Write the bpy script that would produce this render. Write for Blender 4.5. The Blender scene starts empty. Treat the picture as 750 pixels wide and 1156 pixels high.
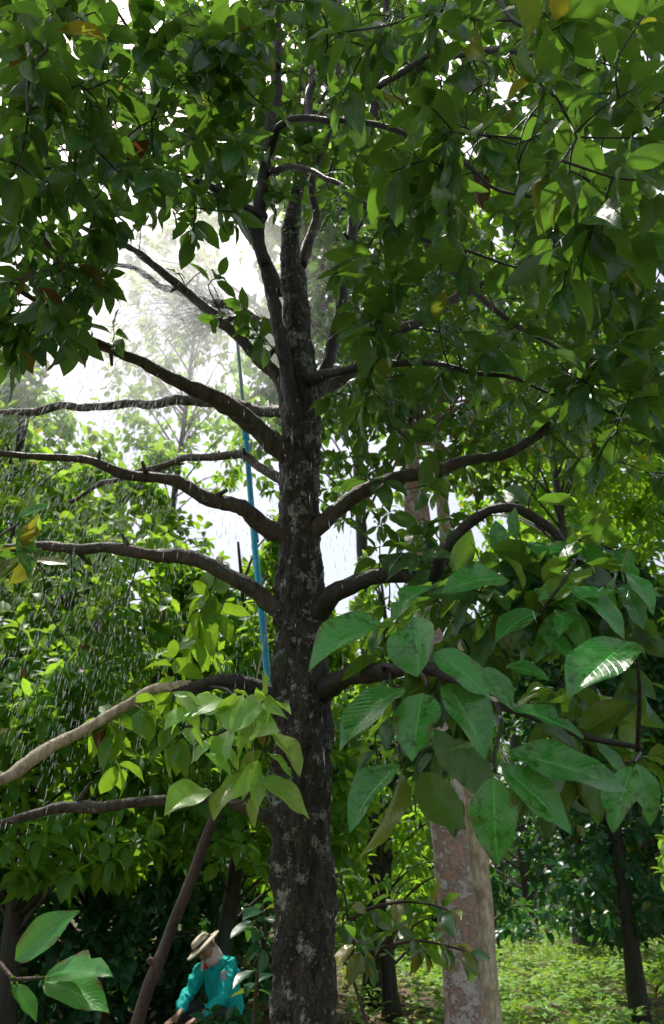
import bpy, bmesh, math, random
import numpy as np
from mathutils import Vector, noise as mnoise
R = math.radians
rng = np.random.default_rng(11)
random.seed(11)
sc = bpy.context.scene
COL = sc.collection

# ------------------------------------------------------------------ camera
CAMZ, PITCH, F = 1.5, R(24.7), 871.0
cp, sp = math.cos(PITCH), math.sin(PITCH)
cam = bpy.data.objects.new('camera', bpy.data.cameras.new('camera'))
COL.objects.link(cam); sc.camera = cam
cam.location = (0, 0, CAMZ); cam.rotation_euler = (math.pi/2 + PITCH, 0, 0)
cam.data.sensor_fit = 'VERTICAL'; cam.data.sensor_height = 24
cam.data.lens = 24 * F / 1156; cam.data.clip_end = 600; cam.data.clip_start = 0.05
CAM = np.array([0, 0, CAMZ])
cam.data.dof.use_dof = True; cam.data.dof.focus_distance = 2.5; cam.data.dof.aperture_fstop = 3.4

def ray(px, py):
    dx, dy = (px - 375) / F, (578 - py) / F
    return np.array([dx, cp - sp * dy, sp + cp * dy])
def P(px, py, d):                       # a point of the place at view depth d
    return CAM + ray(px, py) * d
def PY(px, py, Y):                      # a point of the place at ground distance Y
    r = ray(px, py); return CAM + r * (Y / r[1])
def depth_of(p): return p[1] * cp + (p[2] - CAMZ) * sp
def proj(p):
    d = p[..., 1] * cp + (p[..., 2] - CAMZ) * sp
    v = -p[..., 1] * sp + (p[..., 2] - CAMZ) * cp
    return 375 + F * p[..., 0] / d, 578 - F * v / d, d

# ------------------------------------------------------------------ light
SUN_EL, SUN_AZ = R(66), R(-28)          # azimuth from +Y towards +X
SUN = np.array([math.sin(SUN_AZ)*math.cos(SUN_EL), math.cos(SUN_AZ)*math.cos(SUN_EL), math.sin(SUN_EL)])
w = bpy.data.worlds.new('World'); sc.world = w; w.use_nodes = True
nt = w.node_tree; nt.nodes.clear()
sky = nt.nodes.new('ShaderNodeTexSky'); sky.sky_type = 'NISHITA'; sky.sun_disc = False
sky.sun_elevation = SUN_EL; sky.sun_rotation = SUN_AZ
sky.air_density = 1.0; sky.dust_density = 4.0; sky.ozone_density = 0.6
bg = nt.nodes.new('ShaderNodeBackground'); bg.inputs[1].default_value = 0.15
wo = nt.nodes.new('ShaderNodeOutputWorld')
sky_lift = nt.nodes.new('ShaderNodeVectorMath'); sky_lift.operation = 'ADD'; sky_lift.inputs[1].default_value = (2.35, 2.15, 1.85)   # constant pale fill added to the sky to brighten the shade
nt.links.new(sky.outputs[0], sky_lift.inputs[0]); nt.links.new(sky_lift.outputs[0], bg.inputs[0]); nt.links.new(bg.outputs[0], wo.inputs[0])
sl = bpy.data.lights.new('sun', 'SUN'); sl.energy = 5.0; sl.angle = R(0.53); sl.color = (1, .96, .87)
so = bpy.data.objects.new('sun', sl); COL.objects.link(so)
so.rotation_euler = Vector(-SUN).to_track_quat('-Z', 'Y').to_euler()
sc.view_settings.view_transform = 'Standard'; sc.view_settings.look = 'None'
sc.view_settings.exposure = 0; sc.view_settings.gamma = 1
sc.cycles.use_denoising = True
sc.cycles.max_bounces = 10; sc.cycles.diffuse_bounces = 4; sc.cycles.transmission_bounces = 6
sc.cycles.glossy_bounces = 3; sc.cycles.transparent_max_bounces = 16; sc.cycles.volume_bounces = 0; sc.cycles.volume_step_rate = 2.5; sc.cycles.volume_max_steps = 64
sc.cycles.sample_clamp_indirect = 6

# ------------------------------------------------------------------ node helpers
class NT:
    def __init__(s, name):
        s.m = bpy.data.materials.new(name); s.m.use_nodes = True
        s.t = s.m.node_tree; s.t.nodes.clear()
        s.out = s.t.nodes.new('ShaderNodeOutputMaterial')
    def n(s, typ, ins=None, **kw):
        nd = s.t.nodes.new('ShaderNode' + typ)
        for k, v in kw.items(): setattr(nd, k, v)
        for k, v in (ins or {}).items(): s.put(nd.inputs[k], v)
        return nd
    def put(s, sock, v):
        if isinstance(v, bpy.types.NodeSocket): s.t.links.new(v, sock)
        elif isinstance(v, (tuple, list)) and len(v) == 3 and sock.type == 'RGBA': sock.default_value = (*v, 1)
        else: sock.default_value = v
    def math(s, op, a, b=0.0, c=0.0, clamp=False):
        return s.n('Math', {0: a, 1: b, 2: c}, operation=op, use_clamp=clamp).outputs[0]
    def mix(s, f, a, b, bt='MIX'):
        nd = s.n('Mix', data_type='RGBA', blend_type=bt)
        s.put(nd.inputs[0], f); s.put(nd.inputs[6], a); s.put(nd.inputs[7], b)
        return nd.outputs[2]
    def ramp(s, f, stops):
        nd = s.n('ValToRGB', {0: f}); e = nd.color_ramp.elements
        while len(e) < len(stops): e.new(0.5)
        for el, (p, c) in zip(e, stops):
            el.position = p; el.color = (*c, 1) if isinstance(c, tuple) else (c, c, c, 1)
        return nd.outputs[0]
    def noise(s, vec, scale, detail=4, rough=.55, dist=0):
        return s.n('TexNoise', {'Vector': vec, 'Scale': scale, 'Detail': detail, 'Roughness': rough, 'Distortion': dist}).outputs[0]
    def coord(s, which='Object'): return s.n('TexCoord').outputs[which]
    def scaled(s, v, sc_):
        return s.n('Mapping', {'Vector': v, 'Scale': sc_}).outputs[0]
    def done(s, sh): s.t.links.new(sh, s.out.inputs[0]); return s.m

def leaf_mat(name, dark, light, under, trans, tfac=.35, rough=.35, vein=.5, spots=0.0, spec=.5):
    t = NT(name)
    at = t.n('Attribute', attribute_name='tint').outputs['Color']
    sp_ = t.n('SeparateColor', {0: at})
    rnd, age, br = sp_.outputs[0], sp_.outputs[1], sp_.outputs[2]
    uv = t.n('UVMap').outputs[0]; s3 = t.n('SeparateXYZ', {0: uv}); u, v = s3.outputs[0], s3.outputs[1]
    au = t.math('ABSOLUTE', t.math('SUBTRACT', u, .5))
    mid = t.math('SUBTRACT', 1.0, t.math('MULTIPLY', au, 34), clamp=True)
    ph = t.math('FRACT', t.math('SUBTRACT', t.math('MULTIPLY', v, 15), t.math('MULTIPLY', au, 7)))
    lat = t.math('SUBTRACT', 1.0, t.math('MULTIPLY', t.math('ABSOLUTE', t.math('SUBTRACT', ph, .5)), 7), clamp=True)
    veinv = t.math('ADD', t.math('MULTIPLY', mid, vein), t.math('MULTIPLY', lat, vein * .34), clamp=True)
    ob = t.coord('Object')
    nz = t.noise(ob, 16, 3)
    col = t.mix(t.math('MULTIPLY_ADD', nz, .5, t.math('MULTIPLY_ADD', rnd, .9, -.2), clamp=True), dark, light)
    lightv = tuple(min(1, c * 2.2 + .02) for c in light)
    col = t.mix(veinv, col, lightv)
    # wet film and pale mildew blotches
    rsp = rough
    if spots:
        n2 = t.noise(ob, 75, 4, .6); n3 = t.noise(ob, 12, 2)
        blot = t.math('MULTIPLY', t.ramp(n2, [(.50, 0.0), (.60, 1.0)]), t.ramp(n3, [(.42, 0.0), (.62, 1.0)]))
        film = t.ramp(t.noise(ob, 26, 5, .62), [(.44, 0.0), (.62, 1.0)])
        col = t.mix(t.math('MULTIPLY', film, spots * .45), col, (.15, .32, .12))
        col = t.mix(t.math('MULTIPLY', blot, spots), col, tuple(c * .3 for c in dark))
        rsp = t.math('MULTIPLY_ADD', film, .22, rough - .12)
    # edge and tip burn on old leaves
    edge = t.math('MULTIPLY', t.ramp(t.noise(ob, 22, 3), [(.52, 0.0), (.6, 1.0)]), t.ramp(au, [(.3, 0.0), (.46, 1.0)]))
    under_c = t.mix(veinv, t.mix(rnd, under, tuple(c * .6 for c in under)), tuple(c * 1.5 for c in under))
    bf = t.n('NewGeometry').outputs['Backfacing']
    col = t.mix(bf, col, under_c)
    ycol = (.30, .25, .02); bcol = (.11, .045, .018)
    col = t.mix(age, col, ycol); col = t.mix(br, col, bcol)
    col = t.mix(t.math('MULTIPLY', edge, t.math('GREATER_THAN', rnd, .72)), col, bcol)
    tc = t.mix(rnd, trans, tuple(c * .62 for c in trans))
    tc = t.mix(age, tc, (.65, .5, .04)); tc = t.mix(br, tc, (.16, .05, .015))
    tc = t.mix(t.math('MULTIPLY', veinv, .5), tc, tuple(c * .5 for c in trans))
    bh = t.math('ADD', t.math('MULTIPLY', veinv, -1.0), t.math('MULTIPLY', nz, .3))
    bump = t.n('Bump', {'Strength': .35, 'Distance': .003, 'Height': bh}).outputs[0]
    pr = t.n('BsdfPrincipled', {'Base Color': col, 'Roughness': rsp, 'Normal': bump})
    t.put(pr.inputs['Specular IOR Level'], t.math('MULTIPLY_ADD', bf, -spec * .4, spec))
    tr = t.n('BsdfTranslucent', {'Color': tc, 'Normal': bump})
    mx = t.n('MixShader', {0: tfac, 1: pr.outputs[0], 2: tr.outputs[0]})
    return t.done(mx.outputs[0])

def bark_mat(name, dark, mid, lichen, lamt=.55, scale=1.0, moss=(.03, .05, .015), crack=0.0):
    t = NT(name); ob = t.coord('Object')
    st = t.scaled(ob, (1, 1, .22))
    n1 = t.noise(st, 28 * scale, 6, .65, .4); n2 = t.noise(ob, 13 * scale, 6, .66); n3 = t.noise(ob, 60 * scale, 4, .7)
    col = t.mix(t.ramp(n1, [(.35, 0.0), (.68, 1.0)]), dark, mid)
    mo = t.ramp(t.noise(ob, 5 * scale, 4), [(.5, 0.0), (.66, .6)])
    col = t.mix(mo, col, moss)
    nl = t.math('ADD', t.math('MULTIPLY', n2, .7), t.math('MULTIPLY', n3, .3))
    li = t.ramp(nl, [(lamt, 0.0), (lamt + .035, 1.0)])
    lc = t.mix(n3, lichen, tuple(c * .45 for c in lichen))
    col = t.mix(t.math('MULTIPLY', li, .9), col, lc)
    cr = t.n('TexVoronoi', {'Vector': t.n('VectorMath', {0: t.scaled(ob, (1, 1, .3)), 1: t.n('VectorMath', {0: t.n('TexNoise', {'Vector': ob, 'Scale': 30.0, 'Detail': 4}).outputs['Color'], 3: .035}, operation='SCALE').outputs[0]}, operation='ADD').outputs[0], 'Scale': 40 * scale, 'Randomness': 1.0}, feature='DISTANCE_TO_EDGE').outputs['Distance']
    crk = t.ramp(cr, [(.0, 0.0), (.14, 1.0)])
    col = t.mix(t.math('MULTIPLY', t.math('SUBTRACT', 1.0, crk), t.math('MULTIPLY', n2, crack)), col, tuple(c * .5 for c in dark))
    h = t.math('ADD', t.math('ADD', t.math('MULTIPLY', n1, 1.0), t.math('MULTIPLY', n3, .5)), t.math('ADD', t.math('MULTIPLY', crk, .35 * crack), t.math('MULTIPLY', li, .35)))
    bump = t.n('Bump', {'Strength': .9, 'Distance': .022 / scale, 'Height': h}).outputs[0]
    pr = t.n('BsdfPrincipled', {'Base Color': col, 'Roughness': t.math('MULTIPLY_ADD', n3, .6, .18), 'Normal': bump, 'Specular IOR Level': .5})
    return t.done(pr.outputs[0])

def plain_mat(name, c, rough=.5, var=.3, scale=20, spec=.5, bump=0.0):
    t = NT(name); ob = t.coord('Object'); n1 = t.noise(ob, scale, 5)
    col = t.mix(n1, tuple(x * (1 - var) for x in c), tuple(min(1, x * (1 + var)) for x in c))
    ins = {'Base Color': col, 'Roughness': rough, 'Specular IOR Level': spec}
    if bump: ins['Normal'] = t.n('Bump', {'Strength': bump, 'Distance': .004, 'Height': n1}).outputs[0]
    return t.done(t.n('BsdfPrincipled', ins).outputs[0])

M = {}
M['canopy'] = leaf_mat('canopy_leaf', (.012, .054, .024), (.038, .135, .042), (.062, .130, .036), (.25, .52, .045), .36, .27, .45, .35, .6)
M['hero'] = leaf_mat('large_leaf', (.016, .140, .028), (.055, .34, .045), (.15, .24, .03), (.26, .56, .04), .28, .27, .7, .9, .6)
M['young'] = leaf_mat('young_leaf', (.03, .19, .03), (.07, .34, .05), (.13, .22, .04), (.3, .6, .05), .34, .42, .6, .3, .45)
M['lit'] = leaf_mat('sunlit_large_leaf', (.14, .40, .05), (.38, .64, .16), (.24, .42, .06), (.58, .95, .09), .45, .34, .45, .4, .8)  # paler copy of the large leaf, sunlight painted into its colour
M['sunny'] = leaf_mat('sunny_leaf', (.02, .10, .014), (.07, .22, .03), (.08, .19, .03), (.52, .90, .05), .5, .45, .35)  # brighter, yellower leaf copy with the sunlight put into its colour
M['shade'] = leaf_mat('shade_leaf', (.008, .060, .028), (.024, .130, .052), (.028, .10, .04), (.16, .46, .05), .3, .32, .3)  # darker, bluer leaf copy with the shade put into its colour
M['weed'] = leaf_mat('weed_leaf', (.12, .30, .06), (.30, .52, .10), (.12, .22, .05), (.5, .85, .06), .4, .5, .2)
M['litter'] = leaf_mat('litter_leaf', (.12, .07, .04), (.32, .21, .12), (.22, .15, .09), (.14, .07, .02), .15, .7, .3)
M['bark'] = bark_mat('bark', (.007, .0055, .004), (.074, .055, .039), (.46, .49, .40), .528, 1.25, (.045, .065, .022), .8)
M['limb'] = bark_mat('limb_bark', (.022, .017, .013), (.12, .092, .064), (.34, .31, .25), .575, 1.4)
M['palelimb'] = bark_mat('pale_limb_bark', (.34, .26, .15), (.80, .68, .48), (.82, .75, .60), .56, 1.4, (.2, .15, .08))  # sun on the low left limb painted as pale bark; slim trunk shares it
M['dark'] = bark_mat('dark_bark', (.010, .008, .006), (.045, .034, .026), (.2, .2, .17), .62, 1.2)
M['red'] = bark_mat('mottled_bark', (.30, .19, .13), (.48, .33, .24), (.70, .67, .61), .475, .62, (.40, .25, .17))
M['stick'] = bark_mat('stick_wood', (.03, .018, .012), (.10, .06, .04), (.18, .12, .08), .64, 1.6, (.06, .035, .02))

# ------------------------------------------------------------------ mesh helpers
def link(name, me, mat=None, parent=None):
    o = bpy.data.objects.new(name, me); COL.objects.link(o)
    if mat is not None: me.materials.append(mat)
    if parent is not None: o.parent = parent
    return o
def mesh_np(name, V, Fq, uv=None, tint=None, smooth=True):
    V = np.asarray(V, np.float32); Fq = np.asarray(Fq, np.int32)
    me = bpy.data.meshes.new(name); nf, k = Fq.shape
    me.vertices.add(len(V)); me.vertices.foreach_set('co', V.ravel())
    me.loops.add(nf * k); me.loops.foreach_set('vertex_index', Fq.ravel())
    me.polygons.add(nf); me.polygons.foreach_set('loop_start', np.arange(0, nf * k, k, dtype=np.int32))
    if smooth: me.polygons.foreach_set('use_smooth', np.ones(nf, bool))
    if uv is not None:
        l = me.uv_layers.new(name='UVMap'); l.data.foreach_set('uv', np.asarray(uv, np.float32)[Fq.ravel()].ravel())
    if tint is not None:
        a = me.attributes.new('tint', 'FLOAT_COLOR', 'POINT')
        a.data.foreach_set('color', np.asarray(tint, np.float32).ravel())
    me.update(calc_edges=True)
    return me
def tag(o, label, cat, group=None, kind=None):
    if kind: o['kind'] = kind
    if label: o['label'] = label
    if cat: o['category'] = cat
    if group: o['group'] = group
    return o
def empty(name, loc, label, cat, group=None):
    o = bpy.data.objects.new(name, None); COL.objects.link(o); o.empty_display_size = .2
    o.location = loc
    return tag(o, label, cat, group)
def norm(a): return a / np.maximum(np.linalg.norm(a, axis=-1, keepdims=True), 1e-9)

def spline(pts, step):
    p = np.asarray(pts, float); out = []
    q = np.vstack([2 * p[0] - p[1], p, 2 * p[-1] - p[-2]])
    for i in range(1, len(q) - 2):
        n = max(2, int(np.linalg.norm(q[i+1, :3] - q[i, :3]) / step))
        for k in range(n):
            t = k / n
            out.append(.5 * ((2*q[i]) + (-q[i-1] + q[i+1])*t + (2*q[i-1] - 5*q[i] + 4*q[i+1] - q[i+2])*t*t + (-q[i-1] + 3*q[i] - 3*q[i+1] + q[i+2])*t**3))
    out.append(p[-1]); return np.array(out)

class Tubes:                             # several tubes that belong to one part
    def __init__(s): s.V = []; s.F = []; s.n = 0
    def add(s, pr, seg=8, rough=0.0, fq=9.0, cap=True):
        """pr: (n,4) centre + radius, already sampled"""
        c = pr[:, :3]; r = pr[:, 3]; n = len(c)
        T = norm(np.gradient(c, axis=0))
        ref = np.array([0, 1., 0]) if abs(T[0][1]) < .9 else np.array([1., 0, 0])
        a = np.cross(T[0], ref); a /= np.linalg.norm(a); ang = np.arange(seg) / seg * 2 * math.pi
        rows = []
        for i in range(n):
            a = a - T[i] * a.dot(T[i]); a /= np.linalg.norm(a); b = np.cross(T[i], a)
            ring = c[i] + r[i] * (np.cos(ang)[:, None] * a + np.sin(ang)[:, None] * b)
            if rough:
                for j in range(seg):
                    v = ring[j]
                    k = mnoise.fractal(Vector((v[0]*fq, v[1]*fq, v[2]*fq*.45)), .75, 2.1, 5) + .32 * (1 - 2.6 * abs(mnoise.noise(Vector((v[0]*fq*3.4, v[1]*fq*3.4, v[2]*fq*1.1)))))
                    ring[j] = c[i] + (v - c[i]) * (1 + rough * k)
            rows.append(ring)
        V = np.concatenate(rows + [c[:1], c[-1:]])
        i0 = np.arange(n - 1)[:, None] * seg; j0 = np.arange(seg)[None, :]; j1 = (j0 + 1) % seg
        Fq = np.stack([i0 + j0, i0 + j1, i0 + seg + j1, i0 + seg + j0], -1).reshape(-1, 4)
        caps = [Fq]
        if cap:
            m0, m1 = n * seg, n * seg + 1
            jj = np.arange(seg); k = (jj + 1) % seg
            # triangles as degenerate-free quads: pair of segments per quad when seg is even
            e = np.arange(0, seg, 2)
            caps.append(np.stack([np.full(len(e), m0), (e + 2) % seg, e + 1, e], -1))
            L = (n - 1) * seg
            caps.append(np.stack([np.full(len(e), m1), L + e, L + e + 1, L + (e + 2) % seg], -1))
        s.V.append(V); s.F.append(np.concatenate(caps) + s.n); s.n += len(V)
    def build(s, name, mat, parent=None):
        return link(name, mesh_np(name, np.concatenate(s.V), np.concatenate(s.F)), mat, parent)

def leaf_template(nt_, ns):
    t = np.linspace(0, 1, nt_ + 1); s = np.linspace(-1, 1, ns + 1)
    return t, s
def leaf_width(t):
    w_ = np.sin(np.pi * np.clip(t, 0, 1) ** .86) ** .82
    return w_ * (1 - .35 * np.clip((t - .72) / .28, 0, 1) ** 1.5) + .012
class Leaves:
    def __init__(s): s.B = []; s.D = []; s.N = []; s.A = []
    def add(s, base, d, n, L, wr=.44, fold=.18, bend=.2, tint=(.5, 0, 0), wave=.03):
        s.B.append(base); s.D.append(d); s.N.append(n); s.A.append((L, wr, fold, bend, wave, *tint))
    def addmany(s, B, D, N, A):
        s.B.extend(B); s.D.extend(D); s.N.extend(N); s.A.extend(A)
    def filt(s, fn):
        B = np.array(s.B)
        if not len(B): return
        keep = fn(B, np.array(s.D), np.array(s.A))
        for k in 'BDNA': setattr(s, k, [v for v, q in zip(getattr(s, k), keep) if q])
    def build(s, name, mat, parent, nt_=5, ns=4, seed=0, petiole=.06):
        if not s.B: return None
        g = np.random.default_rng(seed)
        B, D, N, A = map(np.array, (s.B, s.D, s.N, s.A)); m = len(B)
        D = norm(D); N = norm(N - D * (N * D).sum(-1, keepdims=True)); S = np.cross(D, N)
        L, wr, fold, bend, wave = (A[:, i][:, None, None] for i in range(5))
        t, u = leaf_template(nt_, ns)
        T, U = np.meshgrid(t, u, indexing='ij'); T = T[None]; U = U[None]
        ph = g.random((m, 1, 1)) * 6.28; skew = (g.random((m, 1, 1)) - .5) * .25
        W = leaf_width(T) * wr * L * .5
        bt = .2 + .6 * g.random((m, 1, 1)); bs = np.where(g.random((m, 1, 1)) < .5, -1, 1); bk = np.where(g.random((m, 1, 1)) < .28, .25 + .4 * g.random((m, 1, 1)), 0)
        W = W * (1 - bk * np.exp(-((T - bt) / .055) ** 2) * (U * bs > .3))          # bites at the margin
        th = bend * T * 2.2                     # the blade curls down along its length
        x = L * (petiole + np.where(np.abs(th) > 1e-3, np.sin(th) * T / np.maximum(np.abs(th), 1e-3) * np.sign(th + 1e-9), T))
        y = W * U + skew * L * T * T * .5
        z = -L * T * (1 - np.cos(th)) / np.maximum(np.abs(th), 1e-3) * np.sign(th + 1e-9) + fold * np.abs(U) * W * 1.6 \
            + wave * L * np.sin(ph + T * 13 + U * 1.3) * np.abs(U) ** 1.5
        V = B[:, None, None] + x[..., None] * D[:, None, None] + y[..., None] * S[:, None, None] + z[..., None] * N[:, None, None]
        nv = (nt_ + 1) * (ns + 1)
        V = V.reshape(-1, 3)
        i = np.arange(nt_)[:, None] * (ns + 1); j = np.arange(ns)[None, :]
        f = np.stack([i + j, i + j + 1, i + j + ns + 2, i + j + ns + 1], -1).reshape(-1, 4)
        Fq = (f[None] + (np.arange(m) * nv)[:, None, None]).reshape(-1, 4)
        uv = np.tile(np.stack([U[0] * .5 + .5, T[0]], -1).reshape(-1, 2), (m, 1))
        tint = np.repeat(np.concatenate([A[:, 5:8], np.ones((m, 1))], 1), nv, 0)
        return link(name, mesh_np(name, V, Fq, uv, tint), mat, parent)

UP = np.array([0, 0, 1.0])
def rosette(lv, tip, T, L, n=6, droop=.35, old=.012, brown=.004, spread=1.0, g=rng, bend=.25, wid=0):
    T = T / np.linalg.norm(T)
    a = np.cross(T, UP if abs(T[2]) < .9 else np.array([1., 0, 0])); a /= np.linalg.norm(a); b = np.cross(T, a)
    ph = g.random() * math.pi
    for k in range(n):
        pair = k // 2
        az = ph + (k % 2) * math.pi + pair * math.pi / 2 + g.normal(0, .22)
        el = (.7 + .28 * pair) * spread + g.normal(0, .15)
        d = math.cos(el) * T + math.sin(el) * (math.cos(az) * a + math.sin(az) * b)
        d = d + np.array([0, 0, -droop * (.5 + g.random())])
        d /= np.linalg.norm(d)
        nn = UP * 1.0 + T * .35 + g.normal(0, .46, 3)
        l = L * (.72 + .5 * g.random()) * (.8 if pair == 0 else 1)
        base = tip - T * (.22 * L * pair)
        r = g.random()
        ag = .0; bz = .0
        if g.random() < old: ag = .2 + .5 * g.random()
        if g.random() < brown: bz = .6 + .4 * g.random()
        lv.add(base, d, nn, l, .37 + wid + .17 * g.random(), .1 + .25 * g.random(), bend * (.3 + 1.3 * g.random()), (r, ag, bz), .012 + .02 * g.random())

# sunlight reaches these spots through gaps in the crown
CORR = [(268, 800, 2.15, .30), (285, 885, 2.15, .22), (120, 810, 2.75, .32), (40, 850, 2.5, .25), (180, 785, 2.85, .2),
        (70, 620, 2.95, .14), (180, 625, 3.0, .12), (60, 1065, 1.7, .12)]
CORP = [(P(a, b, c), r) for a, b, c, r in CORR]
CORP += [(np.array([x, y, .2]), r) for x, y, r in [(2.3, 11.5, .9), (3.6, 12.3, .9), (2.6, 14.5, 1.1), (4.4, 15.5, 1.1), (3.4, 18, 1.4), (5.5, 19, 1.5), (1.2, 12.5, .7), (4.5, 22, 1.6), (1.9, 9, .4), (2.8, 9.6, .45), (2.3, 10.4, .4), (-3.3, 12, .5), (-4.6, 13, .7), (-2.2, 13.5, .5), (.8, 13, .6)]]
CORP += [(P(190, 345, 5.4), .7), (P(110, 400, 5.3), .6), (P(260, 300, 5.4), .4), (P(190, 360, 4.0), .35), (P(100, 500, 3.4), .3), (P(200, 560, 3.4), .25)]
_g = np.random.default_rng(77)
CORP += [(P(20 + 290 * _g.random(), 490 + 300 * _g.random(), 5.2 + 2.6 * _g.random()), .14 + .16 * _g.random()) for _ in range(48)]
CORP += [(P(390 + 320 * _g.random(), 620 + 380 * _g.random(), 8 + 3 * _g.random()), .2 + .15 * _g.random()) for _ in range(30)]
CORP += [(P(*a), r) for a, r in [((255, 640, 2.92), .10), ((130, 612, 2.97), .12), ((30, 610, 2.97), .12), ((190, 535, 2.95), .10), ((110, 520, 2.92), .11), ((40, 510, 2.9), .12),
    ((150, 400, 3.0), .09), ((230, 445, 3.08), .09), ((400, 652, 2.78), .08), ((450, 642, 2.7), .08), ((560, 570, 2.5), .1), ((610, 590, 2.45), .1), ((350, 640, 2.9), .07), ((680, 230, 1.9), .22), ((640, 345, 2.2), .15), ((560, 190, 2.5), .14), ((430, 260, 2.8), .12), ((380, 80, 3.4), .16), ((150, 140, 2.8), .14), ((60, 280, 2.5), .12), ((660, 470, 2.6), .16), ((520, 640, 2.2), .14), ((690, 660, 2.0), .16)]]
CORP += [(P(20 + 690 * _g.random(), 20 + 540 * _g.random(), 2.2 + 1.3 * _g.random()), .07 + .08 * _g.random()) for _ in range(16)]
CORP += [(P(20 + 300 * _g.random(), 850 + 210 * _g.random(), 6.3 + 2.5 * _g.random()), .10 + .14 * _g.random()) for _ in range(40)]
def sun_open(B, D, A, only=None):
    keep = np.ones(len(B), bool); C = B + norm(D) * (A[:, :1] * .5)
    for p, r in CORP:
        q = C - p; al = q @ SUN; dist = np.linalg.norm(q - al[:, None] * SUN, axis=1)
        keep &= ~((al > .30) & (dist < r * (1 + .05 * al)))
    return keep

# ================================================================== the setting
def ground_z(x, y):
    return .10 * mnoise.noise(Vector((x * .18, y * .18, 3.1))) + .035 * mnoise.noise(Vector((x * .9, y * .9, 7)))
def make_ground():
    n = 150; g = np.linspace(-1, 1, n); g = np.sign(g) * np.abs(g) ** 2.6 * 300
    V = []; off = np.array([0, 8.0])
    for a in g:
        for b in g:
            x, y = b + off[0], a + off[1]
            V.append((x, y, ground_z(x, y)))
    i = np.arange(n - 1)[:, None] * n; j = np.arange(n - 1)[None, :]
    f = np.stack([i + j, i + j + 1, i + n + j + 1, i + n + j], -1).reshape(-1, 4)
    t = NT('soil'); ob = t.coord('Object')
    n1 = t.noise(ob, 1.1, 6, .65); n2 = t.noise(ob, 14, 6, .7); n3 = t.noise(ob, .35, 4)
    col = t.mix(t.ramp(n2, [(.3, 0.0), (.7, 1.0)]), (.05, .033, .02), (.17, .12, .075))
    col = t.mix(t.ramp(t.math('ADD', t.math('MULTIPLY', n1, .6), t.math('MULTIPLY', n3, .4)), [(.45, 0.0), (.6, 1.0)]), col, t.mix(n2, (.03, .07, .015), (.09, .14, .03)))
    bump = t.n('Bump', {'Strength': .8, 'Distance': .05, 'Height': n2}).outputs[0]
    m = t.done(t.n('BsdfPrincipled', {'Base Color': col, 'Roughness': .9, 'Normal': bump}).outputs[0])
    o = link('ground', mesh_np('ground', V, f), m); o['kind'] = 'structure'
    o['label'] = 'brown soil of the orchard floor with green patches'; o['category'] = 'ground'
make_ground()

# ================================================================== the main tree
TY = 2.8
root_p = np.array([PY(347, 1128, TY)[0] + .004, TY, 0.0]); root_p[2] = ground_z(root_p[0], TY) - .03
tree = empty('mangosteen_tree', tuple(root_p), 'big dark mangosteen tree with lichen spotted trunk and arching limbs in front', 'tree')
def attach(o):                            # geometry is in world coordinates; keep it there under its empty
    o.matrix_parent_inverse = o.parent.matrix_world.inverted(); return o
bpy.context.view_layer.update()

def pw(px, py, Y, wpx):                    # centre + radius from apparent width
    p = PY(px, py, Y); return np.array([*p, .5 * wpx * depth_of(p) / F])
def pd(px, py, d, wpx):
    p = P(px, py, d); return np.array([*p, .5 * wpx * d / F])

tp = [np.array([*root_p, .17]), np.array([root_p[0], TY, .25, .125]), np.array([root_p[0], TY, .7, .105])]
for px, py, w_ in [(345, 1120, 70), (343, 1010, 66), (340, 900, 64), (341, 800, 62), (340, 720, 54), (338, 640, 46), (337, 560, 43), (339, 500, 43), (341, 450, 39), (338, 400, 31), (334, 340, 28), (328, 290, 23), (330, 250, 18), (335, 215, 11), (340, 195, 5)]:
    tp.append(pw(px, py, TY, w_))
tk = Tubes(); tk.add(spline(tp, .013), 64, .22, 17)
# knots and burrs on the bark
def burr(px, py, w_, off=.06):
    c = PY(px, py, TY - off); r = .5 * w_ * depth_of(c) / F
    pts = [np.array([*(c + np.array([0, .05, -r])), r * .4]), np.array([*c, r]), np.array([*(c + np.array([0, .05, r])), r * .4])]
    tk.add(spline(pts, .012), 12, .35, 30)
burr(318, 935, 28, .02); burr(322, 700, 26, .02); burr(352, 690, 24, .03); burr(322, 785, 22, .02)
trunk = attach(tk.build('trunk', M['bark'], tree))

# limbs: polylines of (x, y, view depth, apparent width) read off the trunk outwards
D0 = lambda py: depth_of(PY(340, py, TY))
LIMBS = {}
def limb(name, pts, mat='limb', fol='canopy'): LIMBS[name] = dict(pts=[pd(q[0], q[1], q[2], q[3] * (.87 if name[0] == 'L' else .93)) for q in pts], mat=mat, fol=fol)
limb('L1', [(336, 525, 3.18, 30), (312, 497, 3.15, 26), (272, 472, 3.12, 24), (205, 432, 3.05, 17), (150, 404, 3.0, 13), (95, 381, 2.95, 11), (62, 360, 2.9, 8), (25, 330, 2.8, 5), (-60, 300, 2.7, 3)])
limb('L2', [(335, 612, 3.02, 28), (308, 596, 3.0, 24), (255, 567, 2.98, 19), (190, 542, 2.95, 15), (130, 530, 2.92, 12), (70, 521, 2.9, 10), (15, 514, 2.85, 8), (-80, 500, 2.8, 5)])
limb('L3', [(335, 702, 2.9, 30), (310, 684, 2.9, 24), (252, 645, 2.92, 18), (185, 627, 2.95, 16), (110, 620, 2.97, 14), (45, 617, 2.97, 12), (-30, 622, 2.95, 8), (-120, 640, 2.9, 4)])
limb('L4', [(340, 470, 3.4, 20), (300, 462, 3.6, 14), (225, 454, 3.9, 12), (150, 456, 4.1, 11), (90, 459, 4.2, 10), (20, 466, 4.3, 8), (-60, 470, 4.4, 5)])
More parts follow.
